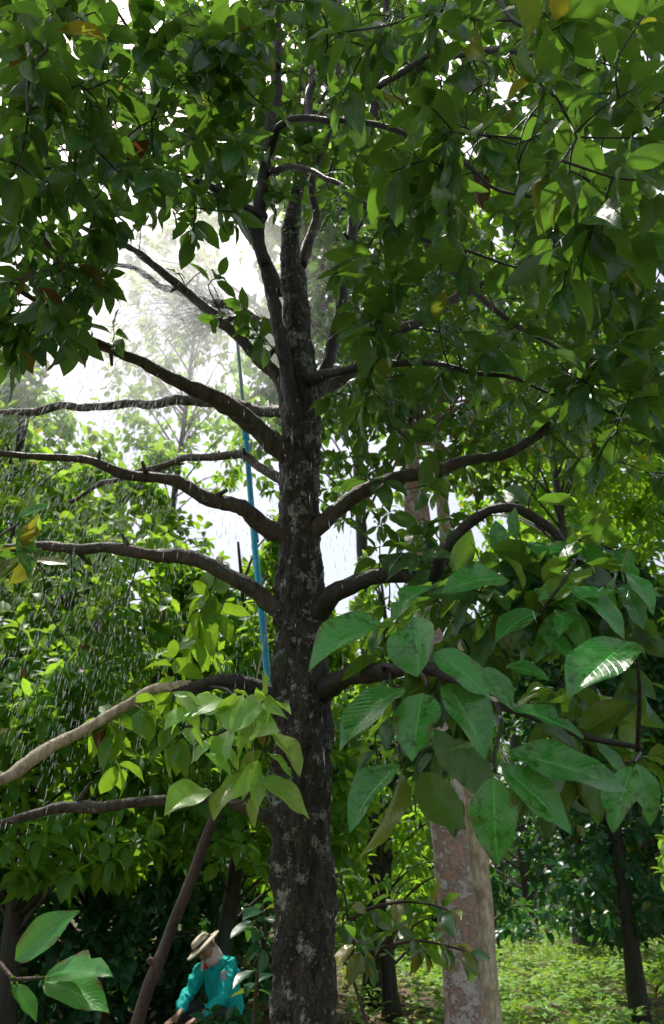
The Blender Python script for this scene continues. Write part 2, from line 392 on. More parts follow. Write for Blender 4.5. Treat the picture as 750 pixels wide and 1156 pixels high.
limb('L5', [(338, 560, 3.15, 20), (312, 533, 3.3, 13), (272, 514, 3.5, 11), (215, 519, 3.7, 9), (150, 536, 3.9, 7), (80, 566, 4.1, 5)])
limb('L6', [(345, 500, 3.3, 24), (325, 455, 3.35, 18), (300, 415, 3.4, 15), (262, 375, 3.45, 13), (220, 338, 3.5, 11), (165, 292, 3.5, 9), (110, 262, 3.5, 6), (40, 235, 3.5, 4)])
limb('L7', [(332, 800, 2.78, 34), (308, 782, 2.78, 24), (255, 772, 2.78, 18), (200, 775, 2.8, 15)], 'dark')
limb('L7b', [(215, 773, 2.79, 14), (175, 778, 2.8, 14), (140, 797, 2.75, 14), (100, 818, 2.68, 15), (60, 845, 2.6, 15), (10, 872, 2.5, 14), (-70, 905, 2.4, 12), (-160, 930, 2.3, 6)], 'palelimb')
limb('L8', [(332, 945, 2.58, 30), (310, 928, 2.6, 22), (278, 910, 2.62, 15), (215, 905, 2.65, 12), (140, 908, 2.65, 12), (70, 917, 2.65, 12), (10, 928, 2.6, 10), (-90, 950, 2.55, 5)])
limb('L9', [(335, 400, 3.6, 18), (300, 365, 3.8, 14), (255, 346, 4.0, 12), (205, 330, 4.2, 9), (140, 300, 4.4, 6), (60, 290, 4.5, 4)])
limb('R1', [(345, 605, 3.02, 28), (366, 588, 3.02, 20), (420, 552, 3.05, 17), (480, 533, 3.1, 16), (540, 518, 3.15, 13), (600, 498, 3.2, 10), (660, 480, 3.3, 6), (730, 470, 3.4, 4)])
limb('R2', [(345, 712, 2.9, 36), (368, 682, 2.86, 25), (405, 657, 2.78, 20), (450, 650, 2.7, 17), (492, 647, 2.6, 15), (500, 622, 2.58, 13), (525, 592, 2.55, 12), (565, 578, 2.5, 12), (610, 598, 2.45, 11), (650, 630, 2.4, 9), (700, 660, 2.3, 6), (760, 680, 2.2, 4)], 'dark', 'hero')
limb('R3', [(345, 800, 2.78, 36), (370, 778, 2.72, 26), (420, 757, 2.5, 20), (460, 752, 2.3, 16), (520, 770, 2.1, 13), (580, 800, 1.95, 11), (650, 830, 1.85, 9), (730, 850, 1.8, 6)], 'dark', 'hero')
limb('R4', [(348, 470, 3.3, 24), (372, 405, 3.45, 15), (386, 335, 3.6, 13), (396, 275, 3.75, 12), (404, 220, 3.9, 11), (418, 140, 4.1, 11), (432, 60, 4.3, 9), (440, -60, 4.6, 6), (450, -200, 5, 3)], 'dark')
limb('S8', [(340, 300, 3.7, 14), (356, 250, 3.85, 10), (352, 205, 3.95, 9), (372, 150, 4.1, 7), (380, 70, 4.3, 6), (385, -30, 4.6, 4)], 'limb')
limb('S9', [(318, 330, 3.6, 14), (300, 292, 3.75, 9), (272, 255, 3.85, 8), (246, 205, 3.95, 7), (222, 150, 4.1, 5), (205, 80, 4.3, 4)], 'limb')
limb('R5', [(348, 450, 3.4, 22), (390, 425, 3.5, 13), (440, 385, 3.6, 12), (500, 345, 3.7, 11), (555, 318, 3.8, 9), (620, 290, 3.9, 9), (700, 270, 4.0, 5)])
limb('R6', [(345, 430, 3.3, 18), (375, 425, 3.1, 11), (420, 412, 2.9, 9), (480, 408, 2.75, 7), (540, 420, 2.6, 6), (620, 440, 2.5, 4), (700, 470, 2.4, 3)], 'dark')
limb('S1', [(342, 570, 3.10, 14), (338, 500, 3.17, 20), (329, 440, 3.24, 19), (316, 370, 3.37, 16), (304, 318, 3.46, 15), (293, 268, 3.5, 15), (297, 222, 3.6, 14), (301, 170, 3.75, 13), (311, 105, 3.9, 13), (313, 40, 4.1, 12), (312, -60, 4.4, 9), (310, -220, 4.8, 4)], 'dark')
limb('S2', [(300, 300, 3.46, 14), (285, 258, 3.5, 12), (262, 215, 3.5, 10), (240, 170, 3.5, 8), (205, 110, 3.45, 6), (160, 50, 3.4, 4), (100, -40, 3.3, 3)], 'dark')
limb('S3', [(329, 275, 3.68, 19), (336, 215, 3.85, 13), (347, 160, 4.1, 11), (352, 90, 4.4, 9), (362, -10, 4.8, 8), (365, -150, 5.3, 4)])
limb('S4', [(298, 245, 3.56, 12), (275, 232, 3.4, 9), (235, 208, 3.2, 8), (180, 190, 3.0, 6), (110, 180, 2.8, 5), (40, 190, 2.6, 3)], 'dark')
limb('S5', [(302, 175, 3.74, 12), (320, 140, 3.6, 9), (370, 134, 3.4, 8), (430, 142, 3.2, 7), (500, 170, 3.0, 6), (570, 215, 2.8, 4), (660, 230, 2.6, 3)], 'dark')
limb('S6', [(300, 195, 3.7, 10), (330, 190, 3.5, 8), (380, 205, 3.2, 6), (440, 250, 2.9, 5), (510, 280, 2.7, 4), (590, 300, 2.5, 3)], 'dark')
limb('S7', [(404, 230, 3.85, 12), (450, 240, 3.7, 9), (500, 295, 3.6, 9), (560, 350, 3.4, 7), (640, 400, 3.2, 5), (700, 430, 3.0, 3)])
limb('O1', [(312, 20, 4.15, 10), (340, -60, 3.6, 9), (430, -90, 2.9, 8), (540, -20, 2.3, 6), (610, 60, 2.0, 5), (650, 160, 1.8, 3)], 'dark')
limb('O2', [(312, -10, 4.2, 10), (260, -80, 3.5, 9), (160, -80, 2.9, 7), (70, 10, 2.4, 5), (30, 120, 2.1, 3)], 'dark')
limb('O3', [(425, 100, 4.2, 9), (500, 60, 3.6, 8), (590, 60, 3.1, 6), (680, 110, 2.7, 4), (760, 170, 2.4, 3)], 'dark')

def twig_jitter(pr, amp):
    n = len(pr); off = np.zeros((n, 3)); s = rng.random() * 100
    for i in range(n):
        q = pr[i, :3]
        off[i] = [mnoise.noise(Vector((q[0]*5 + s, q[1]*5, q[2]*5 + k*31))) for k in range(3)]
    r = pr.copy(); ramp_ = np.clip(np.arange(n) / 6, 0, 1)[:, None]
    r[:, :3] += off * amp * ramp_; return r
nodes = []; node_l = []
for k, l in LIMBS.items():
    pr = spline(l['pts'], .025); pr = twig_jitter(pr, .014 if k[0] == 'S' or k == 'R4' else .032)
    # swollen collar at the trunk
    n = len(pr); pr[:, 3] = np.maximum(pr[:, 3], .0022)
    l['pr'] = pr; l['tw'] = []; l['lv'] = Leaves()
    ok = np.arange(n) > (8 if len(pr) > 30 else 3)
    nodes.append(pr[ok, :3]); node_l += [k] * int(ok.sum())
nodes = np.concatenate(nodes)

# where the leafy shoots end: (region x0,y0,x1,y1, depth range, count, leaf length, options)
TG = []
def region(x0, y0, x1, y1, d0, d1, n, L=.15, **kw):
    for _ in range(n):
        TG.append((P(x0 + (x1 - x0) * rng.random(), y0 + (y1 - y0) * rng.random(), d0 + (d1 - d0) * rng.random()), L, kw))
region(10, 10, 300, 210, 2.2, 3.4, 125, 0.129, brown=.012)
region(10, 200, 130, 390, 2.2, 3.0, 42, 0.120, brown=.04)
region(130, 200, 270, 270, 2.6, 3.4, 16, 0.120)
region(280, 0, 480, 210, 3.9, 4.6, 36, 0.129)
region(280, -20, 480, 70, 2.3, 3.6, 22, 0.129)
region(380, 0, 740, 260, 2.0, 3.4, 108, .152)
region(400, 240, 740, 470, 2.2, 3.4, 74, .145)
region(580, 440, 740, 560, 2.3, 3.3, 18, 0.129)
region(370, 250, 500, 470, 2.5, 3.3, 12, 0.120)
region(380, 440, 560, 560, 2.8, 3.2, 12, 0.120)
region(600, 0, 740, 330, 1.7, 2.2, 19, 0.146, old=.06)
region(-150, -60, 30, 420, 2.0, 3.2, 36, 0.129)
region(730, -60, 900, 560, 2.0, 3.4, 42, 0.129)
region(-60, -420, 800, 10, 2.8, 5.2, 322, 0.138)       # the crown above the frame
region(60, 0, 330, 180, 3.6, 5.2, 84, 0.138)           # its far side
region(480, 0, 660, 220, 3.8, 5.2, 50, 0.138)
region(0, -10, 340, 230, 3.4, 5.0, 112, 0.138)
region(300, -20, 740, 250, 3.4, 5.0, 133, 0.138)
region(440, 240, 740, 480, 3.2, 4.4, 22, .14)
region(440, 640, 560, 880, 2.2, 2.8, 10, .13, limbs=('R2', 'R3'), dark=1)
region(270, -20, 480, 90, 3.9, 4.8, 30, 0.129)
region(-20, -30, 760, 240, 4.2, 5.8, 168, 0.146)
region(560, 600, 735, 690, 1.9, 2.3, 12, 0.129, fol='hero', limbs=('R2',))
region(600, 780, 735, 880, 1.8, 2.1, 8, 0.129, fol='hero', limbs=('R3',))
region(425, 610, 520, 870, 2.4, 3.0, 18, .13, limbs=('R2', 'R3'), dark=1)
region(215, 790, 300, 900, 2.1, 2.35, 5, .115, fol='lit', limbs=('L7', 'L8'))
region(278, 795, 308, 850, 2.7, 2.85, 4, .12, limbs=('L7',))
region(250, -50, 370, 130, 4.3, 5.2, 28, 0.138)
region(430, 595, 530, 710, 2.7, 3.3, 12, 0.120, limbs=('R1', 'R2', 'R3'))
region(5, 290, 100, 400, 2.4, 3.0, 14, 0.120, brown=.04)
region(640, 280, 740, 430, 2.4, 3.2, 19, 0.129)
region(230, 300, 300, 420, 2.9, 3.2, 7, 0.103)
region(190, 290, 250, 350, 3.3, 3.5, 4, 0.095)
region(30, 650, 250, 745, 2.7, 3.1, 15, .15, fol='sunny', limbs=('L7', 'L7b', 'L3'))
region(90, 790, 210, 880, 2.6, 2.9, 8, .12, fol='sunny', limbs=('L7', 'L7b', 'L8'))
region(15, 580, 40, 640, 2.5, 2.7, 2, .15, limbs=('L3',), old=.4)
region(510, 635, 720, 700, 2.1, 2.5, 22, .16, limbs=('R2', 'R1', 'R3'))
region(440, 680, 720, 900, 2.2, 2.9, 34, .13, limbs=('R2', 'R3'), dark=1)
region(390, 590, 520, 640, 2.8, 3.2, 4, .13, limbs=('R1', 'R2'))

order = sorted(range(len(TG)), key=lambda i: np.min(np.linalg.norm(nodes - TG[i][0], axis=1)))
new_nodes = [nodes]; NL = np.array(node_l)
allN = nodes.copy(); allL = NL.copy()
for i in order:
    p, L, kw = TG[i]
    dist = np.linalg.norm(allN - p, axis=1)
    if kw.get('limbs'): dist = dist + 50 * ~np.isin(allL, kw['limbs'])
    j = int(np.argmin(dist)); q = allN[j]; k = allL[j]; ln = np.linalg.norm(p - q)
    if ln < .02: continue
    mid = (p + q) / 2 + rng.normal(0, .10 * ln, 3) + UP * .08 * ln
    pts = [q, mid, p]
    r1 = .0022; r0 = .0026 + .0035 * ln
    pr = spline([np.array([*pts[0], r0]), np.array([*pts[1], (r0 + r1) / 2]), np.array([*pts[2], r1])], max(.03, ln / 8))
    LIMBS[k]['tw'].append(pr)
    add = pr[2:-1, :3]; allN = np.vstack([allN, add]); allL = np.concatenate([allL, [k] * len(add)])
    T = pr[-1, :3] - pr[-3, :3]; T = T / np.linalg.norm(T) + rng.normal(0, .25, 3)
    lv = LIMBS[k]['lv']
    if kw.get('fol'): lv = LIMBS[k].setdefault('lv_' + kw['fol'], Leaves())
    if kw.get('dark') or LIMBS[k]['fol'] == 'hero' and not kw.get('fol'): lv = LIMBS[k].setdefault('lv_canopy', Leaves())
    rosette(lv, p, T, L, int(rng.integers(4, 8)), .4, kw.get('old', .012), kw.get('brown', .004))
    if ln > .3:                          # leaf pairs further down a long shoot
        for f in (.45, .7):
            if rng.random() < .6:
                a = pr[int(f * (len(pr) - 1)), :3]; rosette(lv, a, T, L * .9, 2, .4, kw.get('old', .012), kw.get('brown', .004))

# single large leaves close to the camera, each from its stalk to its tip
def hero(k, bx, by, tx, ty, d0, d1, face=.85, wr=.5, fold=.2, bend=.22, tint=(.5, 0, 0), under=False, side=1, twig=True, wave=.02, fol='hero'):
    b, t = P(bx, by, d0), P(tx, ty, d1); ax = t - b; L = np.linalg.norm(ax); ax /= L
    v = CAM - (b + t) / 2; v -= ax * v.dot(ax); v /= np.linalg.norm(v); s = np.cross(ax, v)
    sn = math.sqrt(1 - face * face)
    c = [face * v + sn * s, face * v - sn * s]
    n = max(c, key=lambda q: q[2]) if side > 0 else min(c, key=lambda q: q[2])
    if under: n = -n
    # aim the base so that the curled blade still ends near the tip
    ax2 = ax + n * bend * .8; ax2 /= np.linalg.norm(ax2)
    lv = LIMBS[k].setdefault('lv_' + fol, Leaves()) if fol != LIMBS[k]['fol'] else LIMBS[k]['lv']
    lv.add(b, ax2, n, L * .98, wr, fold, bend, tint, wave)
def shoot(k, pts, r0=.006, r1=.0035):
    pp = [np.array([*P(x, y, d), r0 + (r1 - r0) * i / (len(pts) - 1)]) for i, (x, y, d) in enumerate(pts)]
    LIMBS[k]['tw'].append(spline(pp, .012))
# right cluster: two whorls hanging from the low limb
shoot('R3', [(470, 753, 2.25), (480, 765, 2.0), (482, 772, 1.7), (481, 776, 1.62)])
shoot('R3', [(560, 790, 1.98), (566, 815, 1.75), (559, 850, 1.55), (559, 870, 1.5)])
shoot('R3', [(440, 753, 2.4), (446, 800, 2.0), (452, 862, 1.75)])
shoot('R2', [(650, 630, 2.4), (640, 650, 2.0), (612, 690, 1.9)])
shoot('R3', [(720, 848, 1.8), (722, 780, 1.65), (716, 722, 1.6)]); shoot('R3', [(722, 850, 1.8), (716, 860, 1.6)])
hero('R3', 558, 871, 560, 974, 1.5, 1.45, .93, .60, .10, .12, (.75, 0, 0))
hero('R3', 562, 862, 643, 940, 1.5, 1.42, .80, .46, .22, .2, (.65, 0, 0))
hero('R3', 563, 848, 708, 890, 1.52, 1.45, .55, .50, .12, .15, (.15, 0, 0))
hero('R3', 559, 846, 507, 846, 1.52, 1.6, .35, .45, .2, .2, (.1, 0, 0))
hero('R3', 500, 769, 553, 850, 1.65, 1.5, .75, .55, .25, .2, (.05, 0, 0))
hero('R3', 478, 778, 468, 855, 1.62, 1.5, .95, .62, .15, .1, (.8, 0, 0))
hero('R3', 472, 769, 470, 700, 1.62, 1.78, .9, .62, .35, -.1, (.85, 0, 0))
hero('R3', 484, 734, 556, 784, 1.66, 1.6, .7, .55, .15, .2, (.8, 0, 0))
hero('R3', 540, 752, 580, 800, 1.75, 1.7, .75, .6, .15, .2, (.4, 0, 0))
hero('R3', 446, 708, 352, 747, 1.68, 1.5, .45, .5, .35, .3, (.75, 0, 0))
hero('R3', 460, 775, 379, 839, 1.64, 1.5, .55, .48, .2, .25, (.35, 0, 0))
hero('R3', 456, 862, 389, 932, 1.74, 1.62, .6, .5, .3, .3, (.5, 0, 0))
hero('R3', 454, 864, 411, 970, 1.74, 1.6, .35, .42, .3, .2, (.4, .25, 0), under=True)
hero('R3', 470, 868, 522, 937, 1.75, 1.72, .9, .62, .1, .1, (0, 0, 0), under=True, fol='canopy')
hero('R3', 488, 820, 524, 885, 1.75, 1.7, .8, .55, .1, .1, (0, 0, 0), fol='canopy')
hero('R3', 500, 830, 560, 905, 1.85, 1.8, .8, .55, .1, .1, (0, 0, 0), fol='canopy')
hero('R2', 577, 655, 498, 662, 1.9, 1.8, .55, .5, .2, .25, (.55, 0, 0))
hero('R2', 489, 660, 440, 699, 2.1, 2.0, .5, .5, .25, .25, (.75, 0, 0))
hero('R3', 717, 722, 649, 782, 1.6, 1.45, .72, .55, .15, .2, (.4, 0, 0))
hero('R2', 632, 658, 708, 716, 1.9, 1.75, .42, .5, .2, .25, (.5, 0, 0))
hero('R2', 600, 665, 655, 692, 2.0, 1.9, .5, .5, .2, .25, (.6, 0, 0))
hero('R3', 575, 800, 658, 828, 1.75, 1.68, .45, .5, .2, .2, (.1, 0, 0))
hero('R2', 606, 712, 652, 752, 1.9, 1.8, .6, .45, .2, .2, (.4, 0, 0))
hero('R3', 568, 752, 620, 764, 1.9, 1.85, .6, .5, .2, .2, (.6, 0, 0))
hero('R3', 716, 862, 692, 936, 1.6, 1.52, .8, .55, .15, .15, (.8, 0, 0))
hero('R3', 718, 858, 735, 930, 1.6, 1.55, .8, .55, .15, .15, (.5, 0, 0))
hero('R2', 610, 690, 560, 720, 1.9, 1.8, .6, .5, .2, .2, (.2, 0, 0))
hero('R2', 612, 690, 665, 640, 1.9, 2.05, .6, .45, .2, .1, (.6, .35, 0))
hero('R3', 600, 815, 655, 850, 1.85, 1.8, .5, .5, .2, .2, (.0, 0, 0), fol='canopy')
hero('R3', 640, 850, 600, 920, 1.8, 1.75, .8, .55, .1, .15, (.0, 0, 0), fol='canopy')
hero('R3', 660, 850, 680, 925, 1.8, 1.75, .8, .55, .1, .15, (.0, 0, 0), fol='canopy')
# left sunlit whorls
shoot('L7', [(235, 775, 2.78), (255, 778, 2.5), (268, 790, 2.2)]); shoot('L8', [(255, 906, 2.64), (272, 905, 2.4), (288, 888, 2.2)])
shoot('L7', [(262, 774, 2.78), (272, 800, 2.45), (268, 820, 2.25)])
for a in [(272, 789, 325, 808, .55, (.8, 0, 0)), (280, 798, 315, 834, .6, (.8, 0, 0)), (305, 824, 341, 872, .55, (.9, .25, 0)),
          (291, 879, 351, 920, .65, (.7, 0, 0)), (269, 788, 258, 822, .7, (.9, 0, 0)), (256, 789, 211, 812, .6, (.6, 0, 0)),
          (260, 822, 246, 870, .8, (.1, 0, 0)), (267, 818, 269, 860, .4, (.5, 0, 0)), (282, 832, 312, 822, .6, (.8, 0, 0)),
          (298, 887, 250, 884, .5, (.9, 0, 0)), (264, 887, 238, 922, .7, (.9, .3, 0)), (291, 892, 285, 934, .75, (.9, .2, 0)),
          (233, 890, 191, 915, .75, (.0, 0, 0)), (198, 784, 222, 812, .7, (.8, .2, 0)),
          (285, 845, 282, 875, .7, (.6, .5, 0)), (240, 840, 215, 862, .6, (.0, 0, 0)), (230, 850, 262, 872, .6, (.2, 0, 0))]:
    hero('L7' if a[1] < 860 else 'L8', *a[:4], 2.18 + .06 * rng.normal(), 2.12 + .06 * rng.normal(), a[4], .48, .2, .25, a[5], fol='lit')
# shoot at the left edge with a yellow leaf
shoot('L3', [(-20, 621, 2.95), (0, 605, 2.75), (22, 590, 2.65)])
hero('L3', 22, 592, 30, 650, 2.6, 2.55, .75, .5, .2, .1, (.5, 0, 0)); hero('L3', 24, 595, 46, 604, 2.6, 2.6, .8, .7, .2, .1, (.6, 1, 0))
hero('L3', 18, 585, 55, 570, 2.62, 2.65, .5, .45, .2, .1, (.6, 0, 0))

GRP = 'limbs'
nleaf = 0
for k, l in LIMBS.items():
    tb = Tubes(); big = l['pts'][1][3] > .02
    for q in range(10, len(l['pr']) - 10):     # knots and swellings along the limb
        kn = 0 if k[0] in 'SO' else mnoise.noise(Vector((q * .11, len(k) * 7.7 + sum(map(ord, k)), 0)))
        l['pr'][q, 3] *= 1 + .38 * max(0, kn - .12)
    tb.add(l['pr'], 18 if big else 12, .24 if big else .16, 26)
    for f in ((.22, .38, .55) if len(l['pr']) > 40 and k[0] in 'LR' else ()):   # broken side shoots
        q = int(f * len(l['pr']) + 5 * rng.random()); a = l['pr'][q, :3]; rr = l['pr'][q, 3]
        d = norm(rng.normal(0, 1, 3) * [.6, .6, .4] + [0, 0, .3]); ln = .03 + .05 * rng.random()
        tb.add(np.array([[*(a + d * rr * .4), rr * .55], [*(a + d * (rr + ln * .4)), rr * .38], [*(a + d * (rr + ln)), rr * .3]]), 8, .25, 40)
    for pr in l['tw']: tb.add(pr, 6, 0)
    br = attach(tb.build('branch', M[l['mat']], tree))
    for kk in list(l):
        if not kk.startswith('lv'): continue
        fol = l['fol'] if kk == 'lv' else kk[3:]
        lv = l[kk]
        if fol not in ('hero', 'lit'): lv.filt(sun_open)
        nleaf += len(lv.B)
        o = lv.build('foliage', M[fol], br, 18 if fol in ('hero', 'lit') else 8, 8 if fol in ('hero', 'lit') else 4, hash(k) % 7 if False else len(k))
        if o: attach(o)
print('main tree leaves', nleaf)

# ================================================================== other trees and shrubs
def shade_tree(name, label, cat, x, y, h, z0, rad, ncl, L, mat, bark='dark', trunk_r=.09, lean=(0, 0), nl=8, group=None, seed=1, shape=1.0, res=(4, 2), droop=.32, old=.02, gap=.42, group_only=None, zmin=None):
    g = np.random.default_rng(seed); zb = ground_z(x, y) - .02
    root = empty(name, (x, y, zb), label, cat, group); bpy.context.view_layer.update()
    tb = Tubes(); b = np.array([x, y, zb]); top = b + np.array([lean[0], lean[1], h * .93])
    axis = lambda f: b + (top - b) * f + np.array([.12 * math.sin(f * 5 + seed), .12 * math.cos(f * 4 + seed), 0]) * min(1, f * 3) * min(1, h / 4)
    tb.add(spline([np.array([*axis(f), trunk_r * (1.35 if f == 0 else 1 - .85 * f)]) for f in (0, .06, .2, .4, .6, .8, 1)], .12), 12, .12, 9)
    lv = Leaves(); centres = []; tries = 0
    while len(centres) < ncl and tries < ncl * 30:
        tries += 1
        f = g.random(); z = z0 + (h - z0) * f
        rr = rad * (max(0.02, (1 - f)) ** (.62 * shape)) * (.75 + .25 * min(1, f / .12))
        a = g.random() * 6.283; q = math.sqrt(.22 + .78 * g.random())
        rr *= .82 + .3 * mnoise.noise(Vector((math.cos(a) * 1.6, math.sin(a) * 1.6, z * .7 + seed * 9)))
        c = axis(min(1, z / h)); c = np.array([c[0] + math.cos(a) * rr * q, c[1] + math.sin(a) * rr * q, zb + z])
        if mnoise.noise(Vector((c[0] * 1.3, c[1] * 1.3, c[2] * 1.5 + seed))) * .5 + .5 < gap: continue
        centres.append((c, a, q, z))
    op = sun_open(np.array([c[0] for c in centres]), np.tile(SUN, (len(centres), 1)), np.zeros((len(centres), 1)))
    for i, (c, a, q, z) in enumerate(centres):
        out = np.array([math.cos(a), math.sin(a), .15 + .5 * g.random()])
        rosette(lv, c, out + g.normal(0, .3, 3), L, int(g.integers(nl - 2, nl + 2)), droop, old, .005, 1.15, g, wid=.12)
        if i % max(1, ncl // 70) == 0 and op[i]:
            s = axis(min(.97, max(.1, (z - .25 * rad * q) / h)))
            tb.add(spline([np.array([*s, .008 + .007 * rad * q]), np.array([*((s + c) / 2 + np.array([0, 0, .08 * rad])), .005 + .003 * rad]), np.array([*c, .004])], .12), 6, 0)
    attach(tb.build('trunk', M[bark], root))
    lv.filt(lambda B, D, A: sun_open(B, D, A) & (B[:, 2] > .05) & ((np.hypot(B[:, 0] - PERS[0], B[:, 1] - PERS[1]) > (.75 if h > 1 else .45)) | (B[:, 2] > 1.5)))
    attach(lv.build('crown', M[mat], root, *res, seed=seed))
    return root

G1 = 'orchard trees behind the big tree'
PERS = PY(250, 1100, 7.2)
CORP += [(np.array([PERS[0], PERS[1], .9]), .38)]
def xat(px, Y): return (px - 375) / F * Y / .95
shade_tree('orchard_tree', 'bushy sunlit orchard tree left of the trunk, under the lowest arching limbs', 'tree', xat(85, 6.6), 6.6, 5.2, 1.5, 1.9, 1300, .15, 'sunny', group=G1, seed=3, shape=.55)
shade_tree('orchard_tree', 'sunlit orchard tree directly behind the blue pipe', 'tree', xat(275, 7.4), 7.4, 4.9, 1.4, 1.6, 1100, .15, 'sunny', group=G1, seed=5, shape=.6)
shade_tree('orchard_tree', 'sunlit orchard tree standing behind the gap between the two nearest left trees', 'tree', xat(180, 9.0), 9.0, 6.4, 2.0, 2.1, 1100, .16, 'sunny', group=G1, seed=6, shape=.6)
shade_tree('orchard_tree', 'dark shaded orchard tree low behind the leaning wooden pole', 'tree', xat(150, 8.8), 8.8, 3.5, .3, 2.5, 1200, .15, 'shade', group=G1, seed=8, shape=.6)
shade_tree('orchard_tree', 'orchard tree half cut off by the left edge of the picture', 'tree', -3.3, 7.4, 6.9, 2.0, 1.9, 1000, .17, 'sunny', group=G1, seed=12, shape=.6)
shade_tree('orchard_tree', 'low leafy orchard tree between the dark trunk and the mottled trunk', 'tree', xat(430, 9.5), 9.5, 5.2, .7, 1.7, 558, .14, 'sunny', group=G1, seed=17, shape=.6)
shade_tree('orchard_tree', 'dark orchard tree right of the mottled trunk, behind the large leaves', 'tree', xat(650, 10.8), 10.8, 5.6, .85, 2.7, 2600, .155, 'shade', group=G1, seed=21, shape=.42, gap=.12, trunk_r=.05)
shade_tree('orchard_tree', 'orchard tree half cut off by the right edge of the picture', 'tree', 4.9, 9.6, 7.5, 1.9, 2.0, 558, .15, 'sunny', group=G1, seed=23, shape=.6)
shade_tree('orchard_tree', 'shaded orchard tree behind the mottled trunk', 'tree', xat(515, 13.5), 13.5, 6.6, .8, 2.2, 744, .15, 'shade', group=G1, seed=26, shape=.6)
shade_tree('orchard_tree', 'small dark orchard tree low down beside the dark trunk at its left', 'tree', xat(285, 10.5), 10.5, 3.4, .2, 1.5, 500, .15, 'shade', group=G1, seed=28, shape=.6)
G2 = 'tall trees far behind the orchard'
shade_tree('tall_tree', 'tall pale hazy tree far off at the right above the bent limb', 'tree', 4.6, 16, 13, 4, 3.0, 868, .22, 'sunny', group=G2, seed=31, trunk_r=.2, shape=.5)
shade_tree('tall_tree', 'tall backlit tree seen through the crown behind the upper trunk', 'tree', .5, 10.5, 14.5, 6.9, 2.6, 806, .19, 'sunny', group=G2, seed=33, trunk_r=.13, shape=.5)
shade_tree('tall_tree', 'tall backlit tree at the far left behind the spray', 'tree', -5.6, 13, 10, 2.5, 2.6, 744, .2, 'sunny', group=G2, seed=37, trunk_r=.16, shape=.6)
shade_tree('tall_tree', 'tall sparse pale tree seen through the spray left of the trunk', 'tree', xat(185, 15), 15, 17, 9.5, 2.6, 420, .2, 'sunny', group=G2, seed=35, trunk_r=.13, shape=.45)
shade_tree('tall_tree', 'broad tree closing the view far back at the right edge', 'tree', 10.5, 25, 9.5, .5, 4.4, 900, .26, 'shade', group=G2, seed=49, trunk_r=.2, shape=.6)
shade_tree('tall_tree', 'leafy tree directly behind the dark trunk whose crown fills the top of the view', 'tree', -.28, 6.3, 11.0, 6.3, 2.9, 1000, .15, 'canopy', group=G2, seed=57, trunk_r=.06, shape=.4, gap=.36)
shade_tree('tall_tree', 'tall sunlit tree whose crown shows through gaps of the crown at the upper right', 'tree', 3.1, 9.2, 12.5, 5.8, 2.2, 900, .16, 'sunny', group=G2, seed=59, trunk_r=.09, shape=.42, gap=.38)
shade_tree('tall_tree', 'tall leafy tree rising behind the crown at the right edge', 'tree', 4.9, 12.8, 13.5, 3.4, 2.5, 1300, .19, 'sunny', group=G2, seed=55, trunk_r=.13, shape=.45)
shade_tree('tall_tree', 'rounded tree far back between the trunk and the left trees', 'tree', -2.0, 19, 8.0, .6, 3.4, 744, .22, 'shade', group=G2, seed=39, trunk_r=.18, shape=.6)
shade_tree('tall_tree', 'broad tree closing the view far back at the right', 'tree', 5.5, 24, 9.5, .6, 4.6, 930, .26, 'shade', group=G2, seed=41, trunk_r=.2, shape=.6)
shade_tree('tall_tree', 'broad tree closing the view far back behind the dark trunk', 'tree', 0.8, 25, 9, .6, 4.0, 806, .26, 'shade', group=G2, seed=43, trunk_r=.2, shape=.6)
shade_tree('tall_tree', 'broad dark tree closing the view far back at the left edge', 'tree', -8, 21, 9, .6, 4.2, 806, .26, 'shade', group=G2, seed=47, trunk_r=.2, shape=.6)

def far_wood():
    g = np.random.default_rng(91); lv = Leaves()
    for _ in range(3600):
        a = g.uniform(-1.15, 1.15); d = g.uniform(34, 44); x, y = d * math.sin(a), d * math.cos(a)
        z = g.random() ** 1.2 * (8.5 + 3.5 * mnoise.noise(Vector((x * .12, y * .1, 5)))) + .2
        rosette(lv, np.array([x, y, z]), np.array([g.normal(0, .5), -1, .4]), .62, 7, .3, .02, .01, 1.2, g, wid=.12)
    tag(lv.build('far_wood', M['shade'], None, 2, 2, 91), 'dense green wood closing the view behind the whole orchard', 'wood', kind='stuff')
far_wood()

# mottled pale trunk at the right and the brown one behind it
def mottled(name, label, Y, pts, mat, seed, crown):
    base = PY(*pts[0][:2], Y); zb = ground_z(base[0], Y) - .03
    root = empty(name, (base[0], Y, zb), label, 'tree'); bpy.context.view_layer.update()
    pr = []
    for px, py, w_ in pts: pr.append(pw(px, py, Y, w_))
    p0, p1 = pr[0], pr[1]; f = (p0[2] - zb) / (p1[2] - p0[2])
    foot = np.array([*(p0[:3] - (p1[:3] - p0[:3]) * f), p0[3] * 1.35]); pr = [foot] + pr
    tb = Tubes(); tb.add(spline(pr, .06), 24, .07, 5)
    top = pr[-1][:3]; lv = Leaves(); g = np.random.default_rng(seed)
    for i in range(crown):
        a = g.random() * 6.28; q = math.sqrt(g.random()) * 1.5
        c = top + np.array([math.cos(a) * q, math.sin(a) * q, g.random() * 2.0 - .3 * q])
        rosette(lv, c, np.array([math.cos(a), math.sin(a), .3]), .17, 8, .4, .05, .01, 1.1, g)
        if i % 12 == 0: tb.add(spline([np.array([*top, .022]), np.array([*((top + c) / 2 + [0, 0, .2]), .014]), np.array([*c, .006])], .12), 6, 0)
    attach(tb.build('trunk', M[mat], root)); lv.filt(sun_open)
    attach(lv.build('crown', M['canopy'], root, 3, 2, seed=seed))
